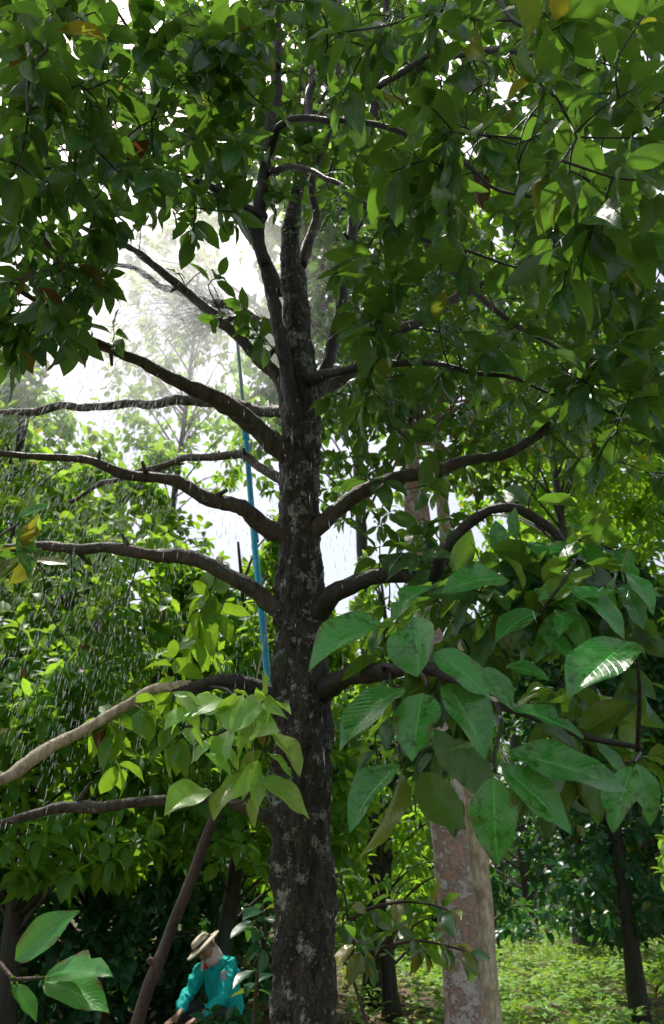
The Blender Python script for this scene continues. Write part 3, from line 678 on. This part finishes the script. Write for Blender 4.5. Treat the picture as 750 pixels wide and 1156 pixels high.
mottled('mottled_tree', 'tree with thick pale trunk mottled white and rust red right of centre', 6.0, [(523, 1120, 45), (516, 1030, 44), (506, 930, 40), (496, 830, 35), (484, 700, 29), (470, 570, 26), (467, 540, 20), (465, 500, 10)], 'red', 51, 330)
mottled('slim_tree', 'slimmer brownish trunk standing right behind the mottled trunk', 7.4, [(548, 1090, 26), (544, 1020, 25), (538, 950, 23), (525, 800, 20), (503, 600, 15), (497, 540, 12), (493, 480, 9)], 'palelimb', 53, 60)

# saplings and shrubs near the camera
def sapling(name, label, base, stems, leaves, mat, n_ros=(), L=.1, bark='stick', res=(6, 4), cat='sapling', old=.1):
    x, y = base; zb = ground_z(x, y) - .02
    root = empty(name, (x, y, zb), label, cat); bpy.context.view_layer.update()
    tb = Tubes(); lv = Leaves(); g = np.random.default_rng(len(label))
    for st in stems:
        pts = [np.asarray(p, float) if len(p) == 3 else p for p in st]
        m = len(pts); tb.add(spline([np.array([*p, .009 - .0055 * i / (m - 1)]) for i, p in enumerate(pts)], .03), 6, 0)
        for i in range(1, m):
            T = pts[i] - pts[i - 1]
            if pts[i][2] > zb + .5: rosette(lv, pts[i], T, L, int(g.integers(3, 6)), .6, old, .02, 1.2, g)
    for b, t, face, tint in leaves:
        ax = t - b; Ln = np.linalg.norm(ax); ax /= Ln; v = CAM - b; v -= ax * v.dot(ax); v /= np.linalg.norm(v); s = np.cross(ax, v)
        sn = math.sqrt(1 - face ** 2); n = max([face * v + sn * s, face * v - sn * s], key=lambda q: q[2])
        lv.add(b, ax + n * .12, n, Ln, .5, .18, .2, tint, .02)
    attach(tb.build('stem', M[bark], root)); attach(lv.build('foliage', M[mat], root, *res))
    return root
foot = lambda px, Y: np.array([PY(px, 1128, Y)[0], Y, ground_z(PY(px, 1128, Y)[0], Y) - .02])
f0 = np.array([-.80, 1.75, -.02])
sapling('sapling', 'broad bright green leaves of a young plant in the bottom left corner', (-.80, 1.75),
        [[f0, np.array([-.82, 1.72, .5]), P(-40, 1112, 1.6), P(15, 1106, 1.58), P(50, 1104, 1.56)]],
        [(P(14, 1088, 1.6), P(83, 1030, 1.62), .8, (.8, 0, 0)), (P(50, 1101, 1.56), P(122, 1093, 1.5), .55, (.8, 0, 0)), (P(48, 1106, 1.56), P(118, 1136, 1.48), .75, (.8, 0, 0)),
         (P(12, 1110, 1.58), P(42, 1150, 1.55), .7, (.1, 0, 0)), (P(-40, 1112, 1.6), P(-90, 1060, 1.6),   .7, (.5, 0, 0))], 'young', L=.02, res=(10, 6))
fb = foot(440, 3.6)
sapling('sapling', 'thin dark sapling with drooping olive leaves between the two trunks', (fb[0], 3.6),
        [[fb, fb + [0, 0, .6], P(395, 1090, 3.2), P(392, 1030, 3.2), P(384, 985, 3.25)],
         [P(393, 1040, 3.2), P(420, 1025, 3.15), P(455, 1018, 3.1), P(490, 1022, 3.05), P(510, 1030, 3.0)],
         [P(394, 1080, 3.2), P(430, 1070, 3.1), P(470, 1062, 3.0), P(505, 1068, 2.95), P(530, 1075, 2.9)],
         [P(395, 1090, 3.2), P(420, 1085, 3.1), P(450, 1050, 3.1), P(480, 1075, 3.05)],
         [P(396, 1100, 3.2), P(400, 1060, 3.05), P(412, 1080, 3.0)]], [], 'canopy', L=.115, old=.3)
fc = foot(285, 3.4)
sapling('sapling', 'small sapling with narrow leaves reaching left from beside the dark trunk', (fc[0], 3.4),
        [[fc, fc + [0, 0, .7], P(290, 1110, 2.9), P(296, 1060, 2.9), P(286, 1040, 2.9)], [P(288, 1090, 2.9), P(300, 1060, 2.9), P(296, 1020, 2.95)]], 
        [(P(288, 1042, 2.9), P(262, 1056, 2.8), .4, (.5, 0, 0)), (P(290, 1095, 2.9), P(262, 1112, 2.8), .4, (.2, 0, 0))], 'shade', L=.11)
sh = 'shrubs among the orchard trees'
shade_tree('shrub', 'dark rounded shrub above the sunlit weeds right of the mottled trunk', 'shrub', 2.9, 15.2, 2.9, .45, 1.3, 420, .15, 'shade', trunk_r=.03, seed=73, gap=.12, group=sh, shape=.45)
shade_tree('shrub', 'dark rounded shrub above the sunlit weeds nearest the right edge', 'shrub', 4.7, 14.4, 2.8, .45, 1.3, 420, .15, 'shade', trunk_r=.03, seed=74, gap=.12, group=sh, shape=.45)
shade_tree('shrub', 'wide dark shrub closing the gap far back at the right', 'shrub', 4.6, 19.5, 3.6, .3, 2.4, 700, .18, 'shade', trunk_r=.03, seed=68, gap=.15, group=sh, shape=.5)
shade_tree('shrub', 'wide green shrub far back between the mottled trunk and the right trees', 'shrub', 2.4, 21, 3.8, .3, 2.4, 700, .18, 'sunny', trunk_r=.03, seed=69, gap=.15, group=sh, shape=.5)
shade_tree('shrub', 'sunlit yellow green shrub at the lower right edge', 'shrub', 3.15, 7.6, 2.05, .5, .55, 90, .13, 'weed', trunk_r=.02, nl=8, seed=61, gap=.2, group=sh)
shade_tree('shrub', 'low leafy weed clump growing in front of the crouching person', 'shrub', PERS[0] * .88 + .02, 6.25, .66, .12, .42, 50, .12, 'shade', trunk_r=.012, seed=72, gap=.1, group=sh, shape=.3)
shade_tree('shrub', 'dark low shrub under the shaded orchard tree at the left', 'shrub', -3.3, 8.6, 2.1, .3, .95, 260, .14, 'shade', trunk_r=.03, seed=63, gap=.3, group=sh)
shade_tree('shrub', 'dark bluish low shrub behind the lower half of the leaning pole', 'shrub', -1.6, 7.8, 2.3, .45, .95, 300, .13, 'shade', trunk_r=.03, seed=65, gap=.3, group=sh)
shade_tree('shrub', 'bright yellow green shrub far back beside the dark trunk', 'shrub', 1.0, 15.5, 2.6, .3, 1.2, 220, .16, 'weed', trunk_r=.03, seed=67, gap=.3, group=sh)

# ================================================================== pole, pipe, bag
wp_top = P(243, 915, 2.62); wp_mid = P(160, 1128, 2.35)
dirn = (wp_mid - wp_top); k = (wp_top[2] - .0) / (wp_top[2] - wp_mid[2])
wp_foot = wp_top + dirn * k; wp_foot[2] = ground_z(wp_foot[0], wp_foot[1]) - .05
tb = Tubes(); prs = spline([np.array([*wp_foot, .023]), np.array([*(wp_foot * .5 + wp_top * .5 + [.01, 0, .0])  , .020]), np.array([*(wp_top - dirn * .12), .017])], .03)
tb.add(twig_jitter(prs, .009), 12, .15, 16)
for f, s in ((.45, 1), (.7, -1)):
    q = prs[int(len(prs) * f), :3]; tb.add(spline([np.array([*q, .014]), np.array([*(q + [.03 * s, -.01, .02]), .010])], .008), 8, .2, 30)
tag(tb.build('wooden_pole', M['stick']), 'rough brown wooden pole leaning up to the leafy low branch', 'pole')

pa, pb = PY(267, 372, 3.28), PY(303, 772, 3.06); pdir = (pb - pa) / np.linalg.norm(pb - pa)
pm = PY(277.5, 490, 3.28 - .22 * 118 / 400)
zf = ground_z(pb[0], pb[1]); foot_p = pb + (pb - pa) * ((pb[2] - zf + .05) / (pa[2] - pb[2]))
pipe = empty('water_pipe', tuple(foot_p), 'blue plastic water pipe standing behind the trunk with spray head', 'pipe'); bpy.context.view_layer.update()
def blue(name, c):
    t = NT(name); ob = t.coord('Object'); n1 = t.noise(ob, 30, 4); n2 = t.noise(ob, 6, 4)
    col = t.mix(t.ramp(n1, [(.5, 0.0), (.7, .7)]), t.mix(n2, c, tuple(x * .6 for x in c)), tuple(x * .5 + .12 for x in c))
    return t.done(t.n('BsdfPrincipled', {'Base Color': col, 'Roughness': .32}).outputs[0])
mb, mpale = blue('blue_pvc', (.04, .60, .95)), blue('pale_pvc', (.45, .66, .8))
t1 = Tubes(); t1.add(spline([np.array([*foot_p, .0150]), np.array([*pb, .0145]), np.array([*((pb + pm) / 2 + [-.004, 0, 0]), .0138]), np.array([*pm, .0125])], .05), 14)
attach(t1.build('pipe', mb, pipe))
t2 = Tubes(); t2.add(spline([np.array([*(pm + pdir * .03), .0095]), np.array([*(pa * .5 + pm * .5), .009]), np.array([*pa, .008])], .05), 12)
attach(t2.build('riser', mpale, pipe))
for nm, c, r, hh in (('coupling', pm, .017, .07), ('coupling', pb * .45 + pm * .55, .0165, .08)):
    t3 = Tubes(); t3.add(np.array([[*(c + pdir * hh * q), r * s] for q, s in ((-.5, .85), (-.46, 1), (-.05, 1), (0, .93), (.05, 1), (.46, 1), (.5, .85))]), 14); attach(t3.build(nm, mb, pipe))
t4 = Tubes(); t4.add(np.array([[*(pa - pdir * q), r] for q, r in ((-.03, .012), (0, .013), (.01, .018), (.03, .018), (.035, .007), (.055, .006), (.06, .02), (.066, .021), (.07, .004))]), 14)
attach(t4.build('spray_head', mpale, pipe))
NOZ = pa - pdir * .06
# thin wire stay beside the pipe foot
t5 = Tubes(); t5.add(spline([np.array([*PY(303, 690, 3.1), .003]), np.array([*PY(298, 730, 3.02), .003]), np.array([*PY(289, 770, 2.95), .003])], .03), 6)
tag(t5.build('wire_stay', plain_mat('wire', (.35, .33, .3), .4)), 'short grey wire hanging beside the blue pipe above the low branch', 'wire')

# a person crouching behind the leaning pole
def person():
    p0 = PY(250, 1100, 7.2); gx, gy = p0[0], 7.2; base = np.array([gx, gy, ground_z(gx, gy)])
    f = norm(np.array([-.58, -.81, 0])); r = np.array([-f[1], f[0], 0]) * -1
    if r[0] < 0: r = -r                                  # r points to the right of the picture
    root = empty('person', tuple(base), 'person crouching in loose teal long sleeved top and cream brimmed hat beside the leaning pole', 'person')
    bpy.context.view_layer.update()
    PS = .86
    def W(l, fw, z): return base + PS * r * l + PS * f * fw + PS * np.array([0, 0, z + .16 * min(1, max(0, (z - .06) / .25))])
    def skin(name, joints, edges, mat, rootv, wr=0.0, sub=2, par=root):
        me = bpy.data.meshes.new(name); me.from_pydata([tuple(j[0]) for j in joints], edges, [])
        o = bpy.data.objects.new(name, me); COL.objects.link(o)
        if not me.skin_vertices: o.modifiers.new('skin', 'SKIN')
        md = o.modifiers.get('skin') or o.modifiers.new('skin', 'SKIN'); md.use_smooth_shade = True
        if not me.skin_vertices:
            a = me.attributes
            bpy.context.view_layer.objects.active = o
        sv = me.skin_vertices[0].data
        for k, j in enumerate(joints):
            rr = j[1]; sv[k].radius = (rr[0] * PS, rr[1] * PS) if isinstance(rr, tuple) else (rr * PS, rr * PS); sv[k].use_root = (k == rootv)
        sb = o.modifiers.new('sub', 'SUBSURF'); sb.levels = sub; sb.render_levels = sub
        bpy.context.view_layer.update()
        ev = o.evaluated_get(bpy.context.evaluated_depsgraph_get()); m2 = bpy.data.meshes.new_from_object(ev)
        bpy.data.objects.remove(o); bpy.data.meshes.remove(me); m2.name = name
        if wr:
            for v in m2.vertices:
                c = v.co; q_ = c.x * .7 + c.z * .5
                k = 1 - 2.4 * abs(mnoise.noise(Vector((q_ * 24, c.z * 7, c.y * 9)))) ** .7 + .5 * mnoise.noise(c * 34)
                v.co = c + v.normal * wr * k
        return attach(link(name, m2, mat, par))
    tl = norm(np.array([-.66, -.14, .75]))                # the head leans over to the left of the picture
    nb = W(0, .07, .82); hc = nb + tl * .112 + f * .026; ht = hc + tl * .073
    J = [(W(0, -.13, .28), .09), (W(0, -.09, .46), .085), (W(0, .0, .66), .09), (W(0, .06, .80), .06), (nb + tl * .03, .048),
         (hc - tl * .035 + f * .01, .068), (hc + tl * .03, .082), (ht, .055), (hc - tl * .075 + f * .055, .038)]
    E = [(0, 1), (1, 2), (2, 3), (3, 4), (4, 5), (5, 6), (6, 7), (5, 8)]
    def add(a, lst):
        for p, rad in lst:
            J.append((p, rad)); E.append((a, len(J) - 1)); a = len(J) - 1
        return a
    for sgn in (-1, 1):
        wv = add(3, [(W(.14 * sgn, .05, .785), .04), (W(.21 * sgn, .20, .55), .032), (W(.13 * sgn, .38, .42), .028), (W(.12 * sgn, .43, .40), .03), (W(.115 * sgn, .48, .385), .026)])
        for fi in range(4):                               # fingers and thumb
            o_ = (fi - 1.5) * .019; ln = (.062, .074, .078, .064)[fi]
            add(wv, [(W(.115 * sgn + o_, .495, .383), .009), (W(.115 * sgn + o_ * 1.2, .495 + ln * .55, .365), .0085), (W(.115 * sgn + o_ * 1.2, .495 + ln * .8, .335), .007)])
        add(wv - 1, [(W((.12 - .04) * sgn, .455, .395), .011), (W((.12 - .055) * sgn, .49, .375), .009)])
        add(0, [(W(.09 * sgn, -.10, .27), .075), (W(.17 * sgn, .27, .47), .045), (W(.12 * sgn, .03, .10), .04), (W(.12 * sgn, .05, .045), .04), (W(.14 * sgn, .17, .035), .034)])
    body = skin('body', J, E, plain_mat('skin', (.36, .20, .13), .5, .12, 30), 0)
    # features of the bowed face
    fd = norm(f - tl * f.dot(tl)); rd = np.cross(fd, tl)
    tb = Tubes(); nz0 = hc + fd * .085 - tl * .005
    tb.add(np.array([[*(nz0 + tl * .03), .006], [*(nz0 + fd * .014), .011], [*(nz0 - tl * .018 + fd * .006), .010]]), 8)
    attach(tb.build('nose', plain_mat('nose_skin', (.34, .19, .12), .5), body))
    for sg in (-1, 1):
        tb = Tubes(); e = hc + fd * .078 + rd * .03 * sg + tl * .02; tb.add(np.array([[*(e - rd * .011), .003], [*e, .007], [*(e + rd * .011), .003]]), 8)
        attach(tb.build('eye', plain_mat('eye', (.03, .02, .015), .3), body))
        tb = Tubes(); e = hc + rd * .083 * sg + tl * .0; tb.add(np.array([[*(e + tl * .028), .006], [*e, .012], [*(e - tl * .028), .006]]), 8)
        attach(tb.build('ear', plain_mat('ear_skin', (.34, .18, .12), .5), body))
    # clothes
    teal = plain_mat('teal_cloth', (.012, .50, .47), .7, .2, 30, .25, .3)
    SJ = [(W(0, -.14, .30), (.165, .15)), (W(0, -.10, .46), .15), (W(0, .0, .66), .15), (W(0, .05, .79), .10), (W(0, .065, .825), .066)]
    SE = [(0, 1), (1, 2), (2, 3), (3, 4)]
    for sgn in (-1, 1):
        a = 3
        for p, rad in [(W(.145 * sgn, .05, .785), .075), (W(.19 * sgn, .13, .67), .068), (W(.212 * sgn, .205, .55), .060), (W(.175 * sgn, .30, .48), .052), (W(.145 * sgn, .365, .43), .046)]:
            SJ.append((p, rad)); SE.append((a, len(SJ) - 1)); a = len(SJ) - 1
    shirt = skin('shirt', SJ, SE, teal, 2, .016, 3)
    TJ = [(W(0, -.13, .26), (.15, .13))]; TE = []
    for sgn in (-1, 1):
        a = 0
        for p, rad in [(W(.09 * sgn, -.08, .28), .112), (W(.17 * sgn, .27, .48), .078), (W(.13 * sgn, .08, .20), .062), (W(.12 * sgn, .03, .10), .052)]:
            TJ.append((p, rad)); TE.append((a, len(TJ) - 1)); a = len(TJ) - 1
    skin('trousers', TJ, TE, plain_mat('dark_trousers', (.03, .035, .04), .85), 0, .010)
    hatm = plain_mat('cream_hat', (.80, .72, .56), .8, .15, 70, .2, .4)
    tb = Tubes(); q0 = hc + tl * .045
    tb.add(np.array([[*(q0 + tl * h_), rr] for h_, rr in ((-0.0176, 0.1452), (-0.0088, 0.1566), (-0.0018, 0.1514), (0.0035, 0.1100), (0.0088, 0.0880), (0.0308, 0.0827), (0.0546, 0.0739), (0.0669, 0.0510), (0.0722, 0.0176))]), 28, .05, 14)
    tc = Tubes(); bk = -fd * .034
    tc.add(np.array([[*(hc + bk * .6 - tl * .12 - UP * .02), .072], [*(hc + bk * .6 - tl * .09), .072], [*(hc + bk * .7 - tl * .05), .069], [*(hc + bk * .7), .072], [*(hc + bk * .5 + tl * .04), .074]]), 24, .1, 16)
    attach(tc.build('head_cloth', plain_mat('pale_head_cloth', (.70, .56, .50), .85, .15, 60, .2, .4), body))
    hat = attach(tb.build('hat', hatm, body))
    tb = Tubes(); tb.add(np.array([[*(q0 + tl * h_), rr] for h_, rr in ((0.0088, 0.0880), (0.0106, 0.0906), (0.0264, 0.0889), (0.0282, 0.0862))]), 28, 0, cap=False)
    attach(tb.build('hat_band', plain_mat('hat_band', (.06, .04, .05), .8), hat))
    def patch(nm, c, w_, h_, col, par):
        # small cloth patch lying on the front of the shirt
        n_ = norm(CAM - c); ex = norm(np.cross(UP, n_)); ey = np.cross(n_, ex); V = []; m = 6
        for a in range(m + 1):
            for b in range(m + 1):
                u, v = a / m - .5, b / m - .5; V.append(c + ex * u * w_ + ey * v * h_ - n_ * (.9 * (u * u + v * v) * w_) + n_ * .004 * mnoise.noise(Vector((u * 5, v * 5, w_ * 99))))
        i = np.arange(m)[:, None] * (m + 1); jj = np.arange(m)[None]
        Fq = np.stack([i + jj, i + m + 1 + jj, i + m + 2 + jj, i + jj + 1], -1).reshape(-1, 4)
        return attach(link(nm, mesh_np(nm, V, Fq), plain_mat(nm + '_cloth', col, .7), par))
    vd = lambda c, k: c + norm(CAM - c) * k
    b1 = patch('badge', vd(W(-.15, .06, .775), .085), .075, .085, (.72, .68, .62), shirt); patch('badge_mark', vd(W(-.147, .06, .77), .093), .036, .042, (.62, .05, .05), b1)
    patch('chest_patch', vd(W(.13, .10, .70), .10), .06, .085, (.42, .40, .42), shirt)
person()
PERS = PY(250, 1100, 7.2)

# ================================================================== water spray, ground cover
def spray():
    n = 32000; g = np.random.default_rng(5)
    az = np.where(g.random(n) < .7, math.pi + g.normal(0, .75, n), g.random(n) * 6.283); el = R(5) + g.random(n) * R(55); v = .8 + 3.9 * g.random(n); t = .04 + g.random(n) ** 1.2 * .82
    k0 = g.random(n) < .08; t = np.where(k0, .03 + .3 * g.random(n), t)
    vel = np.stack([np.cos(az) * np.cos(el) * v - .3, np.sin(az) * np.cos(el) * v * .8, np.sin(el) * v], -1)
    drag = 1 / (1 + .5 * t)
    pos = NOZ + vel * (t * drag)[:, None]; pos[:, 2] -= 4.9 * t * t * .75
    vv = vel * drag[:, None] ** 2; vv[:, 2] -= 9.8 * t * .75; d = norm(vv)
    keep = (pos[:, 2] > .4) & (np.linalg.norm(pos - CAM, axis=1) > 1.2); pos, d = pos[keep], d[keep]; n = len(pos)
    a = norm(np.cross(d, np.array([.3, .8, .1]))); b = np.cross(d, a)
    r = (.0008 + .0007 * g.random(n) ** 2)[:, None]; ln = (.004 + .020 * g.random(n))[:, None]
    ring = [pos + a * r, pos + b * r, pos - a * r, pos - b * r]
    V = np.stack(ring + [pos + d * ln, pos - d * ln * 1.3], 1).reshape(-1, 3)
    f = np.array([[0, 1, 4], [1, 2, 4], [2, 3, 4], [3, 0, 4], [1, 0, 5], [2, 1, 5], [3, 2, 5], [0, 3, 5]])
    Fq = (f[None] + (np.arange(n) * 6)[:, None, None]).reshape(-1, 3)
    t_ = NT('water_drop'); gl = t_.n('BsdfGlass', {'IOR': 1.33, 'Roughness': .05}); df = t_.n('BsdfTranslucent', {'Color': (.9, .92, .95)}); d2 = t_.n('BsdfDiffuse', {'Color': (.85, .87, .9)})
    m1 = t_.n('MixShader', {0: .5, 1: df.outputs[0], 2: d2.outputs[0]}); m2 = t_.n('MixShader', {0: .75, 1: gl.outputs[0], 2: m1.outputs[0]})
    o = link('water_spray', mesh_np('water_spray', V, Fq), t_.done(m2.outputs[0]))
    tag(o, 'fine sunlit water drops sprayed out from the top of the blue pipe', 'water spray', kind='stuff')
spray()
def mist():
    bm = bmesh.new(); c = P(190, 345, 5.5); rx, ry, rz = 1.75, .85, 1.35
    bmesh.ops.create_icosphere(bm, subdivisions=3, radius=1)
    me = bpy.data.meshes.new('water_mist'); bm.to_mesh(me); bm.free()
    t = NT('water_mist'); ob = t.coord('Object')
    gr = t.n('TexGradient', {'Vector': ob}, gradient_type='SPHERICAL').outputs['Fac']
    nz = t.noise(t.scaled(ob, (2.2, 1.4, 1.8)), 1.6, 3, .55, .5)
    de = t.math('MULTIPLY', t.math('POWER', gr, 1.3), t.math('MULTIPLY_ADD', nz, 2.4, -.55, clamp=True))
    vs = t.n('VolumeScatter', {'Color': (1, .98, .97), 'Density': t.math('MULTIPLY', de, 1.1), 'Anisotropy': .7})
    t.t.links.new(vs.outputs[0], t.out.inputs['Volume'])
    o = link('water_mist', me, t.m); o.location = c; o.scale = (rx, ry, rz)
    tag(o, 'pale mist of fine spray hanging left of the trunk below the crown', 'mist', kind='stuff'); return
    tag(link('water_mist', me, t.m), 'pale mist of fine spray hanging left of the trunk below the crown', 'mist', kind='stuff')
mist()

def scatter(name, label, cat, n, xr, yr, L, mat, flat, seed, dens=None, tuft=1, old=.05):
    g = np.random.default_rng(seed); lv = Leaves(); c = 0
    while c < n:
        x = xr[0] + (xr[1] - xr[0]) * g.random(); y = yr[0] + (yr[1] - yr[0]) * g.random() ** 1.3
        if dens and g.random() > dens(x, y): continue
        c += 1; z = ground_z(x, y)
        for k in range(tuft):
            a = g.random() * 6.283
            if flat:
                lv.add(np.array([x, y, z + .02 + .05 * g.random()]), np.array([math.cos(a), math.sin(a), g.normal(0, .25)]), UP + g.normal(0, .3, 3), L * (.6 + .7 * g.random()), .5, .3, .35 * g.random(), (g.random(), 0, 0))
            else:
                hgt = .04 + .22 * g.random()
                lv.add(np.array([x + .04 * g.normal(), y + .04 * g.normal(), z + hgt]), np.array([math.cos(a), math.sin(a), .2 + .4 * g.random()]), UP + g.normal(0, .35, 3), L * (.6 + .7 * g.random()), .5, .2, .3, (g.random(), .5 * (g.random() < old), 0))
    o = lv.build(name, M[mat], None, 2, 2, seed); tag(o, label, cat, kind='stuff')
scatter('ground_cover', 'low sunlit green weeds covering the open ground at the lower right', 'weeds', 8000, (.2, 8.5), (6.5, 30), .11, 'weed', False, 71, lambda x, y: .25 + .75 * (mnoise.noise(Vector((x*.7, y*.5, 1))) > -.15), 4)
scatter('ground_cover', 'sparse low weeds on the shaded ground at the lower left', 'weeds', 1100, (-7, .2), (6.0, 20), .11, 'weed', False, 72, lambda x, y: .15 + .85 * (mnoise.noise(Vector((x*.7, y*.6, 4))) > .1), 3)
scatter('leaf_litter', 'dry brown fallen leaves on the soil at the lower left', 'leaf litter', 6000, (-7, 1.0), (5.0, 18), .13, 'litter', True, 73)
